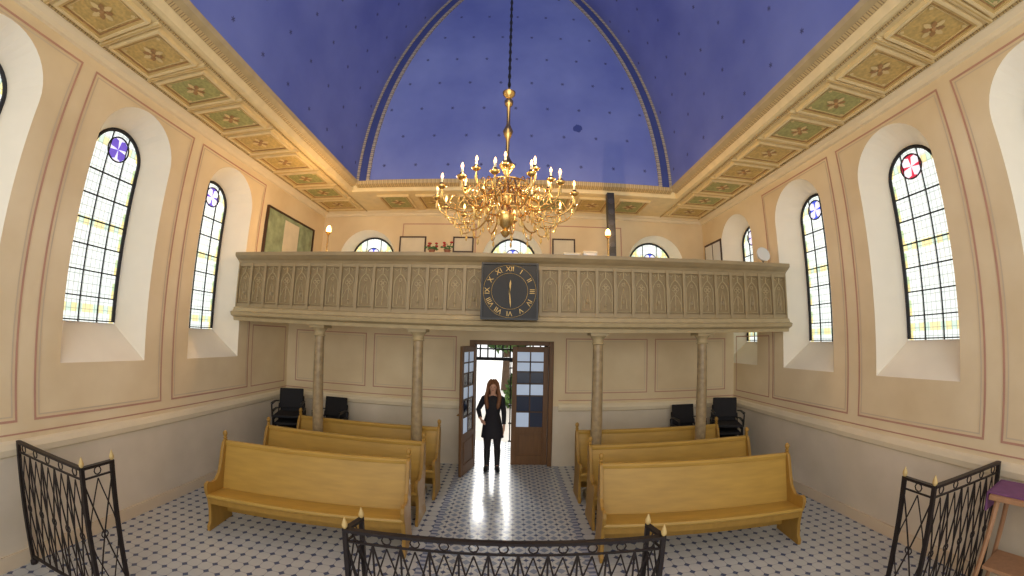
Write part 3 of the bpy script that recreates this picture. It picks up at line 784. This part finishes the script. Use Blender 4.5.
for k in range(6):
    mb=MB(); mb.tube([(0,-.061,1.0+.18*k),(0,-.068,1.0+.18*k)],.045,14); mb.build('driver',M_chrome,root)
for x,w,h,lb in ((.85,.12,.07,'small white box on the gallery ledge right of the clock'),(1.12,.1,.10,'taller white box on the gallery ledge by the loudspeaker')):
    root=empty('box',(x,YG+.1,3.52)); tag(root,lb,'box')
    mb=MB(); mb.box(-w,w,-.05,.05,0,h*.75); mb.build('body',M_white,root,bevel=.006)
    mb=MB(); mb.box(-w-.004,w+.004,-.054,.054,h*.7,h); mb.build('lid',M_paper,root,bevel=.004)
root=empty('spotlight',(4.06,YG+.12,3.52)); tag(root,'round pale grey spotlight on the right end of the gallery rail','spotlight')
mb=MB(); mb.tube([(0,0,0),(0,0,.1)],.015,8); mb.lathe([(.06,0),(.06,.015),(.02,.02)],12); mb.build('foot',M_blk,root)
mb=MB(); mb.lathe([(.04,-.06),(.09,-.04),(.12,0),(.125,.03),(.11,.035)],18); mb.xf(Matrix.Translation((0,0,.18))@Matrix.Rotation(math.radians(75),4,'X')); mb.build('head',M_white,root,smooth=True)
for x,lb,rs in ((-1.18,'small potted plant with red flowers on the gallery ledge left of the clock',2),(-.95,'smaller potted plant with red flowers on the gallery ledge nearest the clock',5)):
    root=empty('potted_flower',(x,YG+.1,3.52)); tag(root,lb,'plant'); rr=random.Random(rs)
    mb=MB(); mb.lathe([(.03,0),(.045,.07),(.05,.07),(.05,.085),(.04,.085)],12); mb.build('pot',M_terra,root)
    mb=MB(); fl=MB()
    for k in range(9):
        t=rr.uniform(0,2*PI); q=rr.uniform(.03,.08); h=rr.uniform(.13,.2)
        mb.tube([(0,0,.08),(q*.6*math.cos(t),q*.3*math.sin(t),h*.7),(q*math.cos(t),q*.4*math.sin(t),h)],.004,5)
        c=Vector((q*1.2*math.cos(t+1),q*.4*math.sin(t+1),h*.7)); mb.poly([c-Vector((.03,0,0)),c+Vector((0,.0,.018)),c+Vector((.03,0,0)),c-Vector((0,0,.018))])
        if k<5: fl.lathe([(.004,-.015),(.02,-.004),(.024,.008),(.006,.016)],8,(q*math.cos(t),q*.4*math.sin(t),h))
    mb.build('leaves',M_leaf,root); fl.build('blossoms',M_redfl,root)

# ---------------------------------------------------------------- person
def skin_obj(name,verts,edges,rad,m,parent,sub=2):
    me=bpy.data.meshes.new(name); me.from_pydata(verts,edges,[]); o=bpy.data.objects.new(name,me); COL.objects.link(o)
    md=o.modifiers.new('skin','SKIN'); md.use_smooth_shade=True
    for i,rv in enumerate(rad):
        sv=me.skin_vertices[0].data[i]; sv.radius=rv if isinstance(rv,tuple) else (rv,rv)
        sv.use_root=(i==0)
    s=o.modifiers.new('sub','SUBSURF'); s.levels=sub; s.render_levels=sub
    dg=bpy.context.evaluated_depsgraph_get(); nm=bpy.data.meshes.new_from_object(o.evaluated_get(dg))
    bpy.data.objects.remove(o)
    nm.materials.clear(); nm.materials.append(m)
    for p in nm.polygons: p.use_smooth=True
    o=bpy.data.objects.new(name,nm); COL.objects.link(o); o.parent=parent; return o
V=[];Ed=[];Rd=[]
def av(p,r,par=None):
    V.append(p);Rd.append(r);i=len(V)-1
    if par is not None: Ed.append((par,i))
    return i
pel=av((0,0,.86),.115); sp=av((0,.005,1.0),.095,pel); chs=av((0,0,1.16),.11,sp); sh=av((0,.005,1.29),.085,chs); nk=av((0,.005,1.36),.042,sh); hd=av((0,-.005,1.42),.05,nk); h2=av((0,-.012,1.49),.078,hd); h3=av((0,-.005,1.55),.068,h2); h4=av((0,0,1.595),.035,h3)
arms=[((-.15,.005,1.29),(-.255,.03,1.08),(-.205,-.10,.95),(-.175,-.145,.925)),((.15,.005,1.29),(.195,.0,1.04),(.2,-.04,.82),(.2,-.05,.75))]
for side,(s_,e_,w_,p_) in zip((-1,1),arms):
    a=av(s_,.046,sh); b_=av(e_,.034,a); c=av(w_,.023,b_); d=av(p_,(.034,.018),c)
    dv=(Vector(p_)-Vector(w_)).normalized(); lat=Vector((0,1,0)) if side==1 else Vector((0,0,1))
    lat=(lat-dv*lat.dot(dv)).normalized()
    for k,(o_,ln) in enumerate(((-.026,.065),(-.009,.075),(.009,.07),(.025,.055))):
        q=Vector(p_)+lat*o_+dv*.03; bend=Vector((-side*.012,-.0,0))
        f1=av(tuple(q),.0085,d); f2=av(tuple(q+dv*ln*.5+bend*.4),.008,f1); av(tuple(q+dv*ln+bend),.006,f2)
    q=Vector(p_)-lat*.034-dv*.005; t1=av(tuple(q),.01,d); av(tuple(q-lat*.012+dv*.035),.008,t1)
for s_ in (-1,1):
    a=av((s_*.085,.0,.8),.088,pel); b_=av((s_*.085,-.01,.46),.055,a); bc=av((s_*.09,.015,.32),.052,b_); c=av((s_*.09,.01,.09),.034,bc); d=av((s_*.1,-.06,.035),.032,c); av((s_*.11,-.13,.025),.026,d)
pr=empty('person',(-.29,6.67,0)); tag(pr,'woman with long brown hair in a black dress and boots standing in the open doorway','person')
try:
    body=skin_obj('body',V,Ed,Rd,M_skin,pr)
except Exception as ex:
    print('skin failed',ex)
def loft(rings,m,name,parent,n=20):
    mb=MB()
    for (cx,cy,z,rx,ry) in rings:
        for j in range(n):
            t=2*PI*j/n; mb.v.append((cx+rx*math.cos(t),cy+ry*math.sin(t),z))
    for k in range(len(rings)-1):
        for j in range(n):
            a=k*n+j;b_=k*n+(j+1)%n; mb.f.append([a,b_,b_+n,a+n]); mb.mi.append(0)
    return mb.build(name,m,parent,smooth=True)
dr=loft([(0,0,.60,.2,.15),(0,0,.68,.19,.145),(0,0,.8,.175,.135),(0,0,.92,.15,.12),(0,0,1.02,.122,.105),(0,0,1.14,.14,.125),(0,0,1.24,.16,.115),(0,.005,1.31,.145,.085),(0,.01,1.345,.075,.06),(0,.005,1.35,.05,.05)],M_dress,'dress',pr)
for (s_,e_,w_,p_) in arms:
    mb=MB(); sv=Vector(s_); mb.tube([sv+Vector((-.2*sv.x,0,.01)),s_,tuple(sv.lerp(Vector(e_),.5)),e_,tuple(Vector(e_).lerp(Vector(w_),.9))],[.054,.058,.05,.044,.034],12); mb.build('sleeve',M_dress,pr,smooth=True)
for s_ in (-1,1):
    mb=MB(); mb.tube([(s_*.085,0,.75),(s_*.085,-.01,.46),(s_*.09,.012,.36)],[.095,.060,.052],12); mb.build('tights',M_tights,pr,smooth=True)
    mb=MB(); mb.lathe([(.060,.38),(.058,.3),(.046,.12),(.046,.05),(.05,.0)],14,(s_*.09,.012,0)); mb.tube([(s_*.09,.03,.035),(s_*.1,-.06,.045),(s_*.112,-.15,.03),(s_*.115,-.17,.028)],[.046,.046,.036,.02],12); mb.build('boot',M_boot,pr,smooth=True)
mb=MB(); n=18; rows=9
for k in range(rows+1):
    z=1.635-.40*(k/rows)**1.0
    f=min(1,math.sqrt(k/rows*3.2)); rx=.088*f+.03*(k/rows); ry=.095*f
    for j in range(n):
        t=math.radians(-50)+math.radians(280)*j/(n-1)
        if k<=2: t=2*PI*j/(n-1)-PI/2
        mb.v.append((rx*math.cos(t)*1.02,.012+ry*math.sin(t),z))
for k in range(rows):
    for j in range(n-1):
        a=k*n+j; mb.f.append([a,a+1,a+1+n,a+n]); mb.mi.append(0)
for s_ in (-1,1):
    mb.tube(smooth_path([(s_*.02,-.06,1.63),(s_*.075,-.055,1.56),(s_*.095,-.035,1.45),(s_*.115,-.06,1.32),(s_*.1,-.11,1.2),(s_*.085,-.12,1.12)],3),[.02]+[.028]*7+[.034]*5+[.03,.02,.008],8)
mb.build('hair',M_hair,pr,smooth=True)
for s_ in (-1,1):
    mb=MB(); mb.lathe([(.002,-.006),(.011,0),(.002,.006)],8,(s_*.03,-.083,1.5)); mb.build('eye',M_eye,pr)
mb=MB(); mb.lathe([(.003,-.018),(.014,-.012),(.007,.02),(.002,.025)],8,(0,-.092,1.478)); mb.build('nose',M_skin,pr,smooth=True)
mb=MB(); mb.lathe([(.004,-.005),(.022,0),(.004,.005)],10,(0,-.075,1.44),sy=.5); mb.build('mouth',M_lip,pr)

# ---------------------------------------------------------------- world, lights, camera
w=bpy.data.worlds.new('World'); sc.world=w; w.use_nodes=True
bg=w.node_tree.nodes['Background']; bg.inputs[0].default_value=(1,.99,.97,1); bg.inputs[1].default_value=1.3
l=bpy.data.lights.new('added_fill_light','AREA'); l.shape='RECTANGLE'; l.size=5; l.size_y=3; l.energy=80; l.color=(1,.96,.9)  # unseen soft fill, added behind the camera to brighten vault and room
o=bpy.data.objects.new('added_fill_light',l); COL.objects.link(o); o.location=(0,-2.4,3.0); o.rotation_euler=(math.radians(114),0,0)
l=bpy.data.lights.new('daylight_sun','SUN'); l.energy=7; l.angle=math.radians(28); l.color=(1,.98,.95)
o=bpy.data.objects.new('daylight_sun',l); COL.objects.link(o); o.location=(0,14,8); o.rotation_euler=(math.radians(-63),0,0)
cam=bpy.data.cameras.new('Camera'); co=bpy.data.objects.new('Camera',cam); COL.objects.link(co)
sc.camera=co
co.matrix_world=Matrix.Translation((0,0,HC))@Matrix.Rotation(PI/2+.126,4,'X')@Matrix.Rotation(.021,4,'Z')
F=380.0
cam.type='PANO'; cam.sensor_width=36; cam.sensor_fit='HORIZONTAL'; cam.lens=14
cam.clip_start=.05
# stereographic lens: theta = 2 atan(r / 2f), as a degree 4 polynomial in r (mm)
import numpy as np
fm=F/1024*36
rr=np.linspace(0,21.5,200); th=2*np.arctan(rr/(2*fm))
A=np.stack([rr,rr**2,rr**3,rr**4],1); K=np.linalg.lstsq(A,th,rcond=None)[0]
vals={'fisheye_polynomial_k0':0.0,'fisheye_fov':math.radians(200)}
for i in range(4): vals['fisheye_polynomial_k%d'%(i+1)]=-float(K[i])
if hasattr(cam,'panorama_type'): tgt=cam
elif hasattr(cam,'cycles'): tgt=cam.cycles
else: tgt=None
if tgt is not None:
    tgt.panorama_type='FISHEYE_LENS_POLYNOMIAL'
    for k,v in vals.items(): setattr(tgt,k,v)
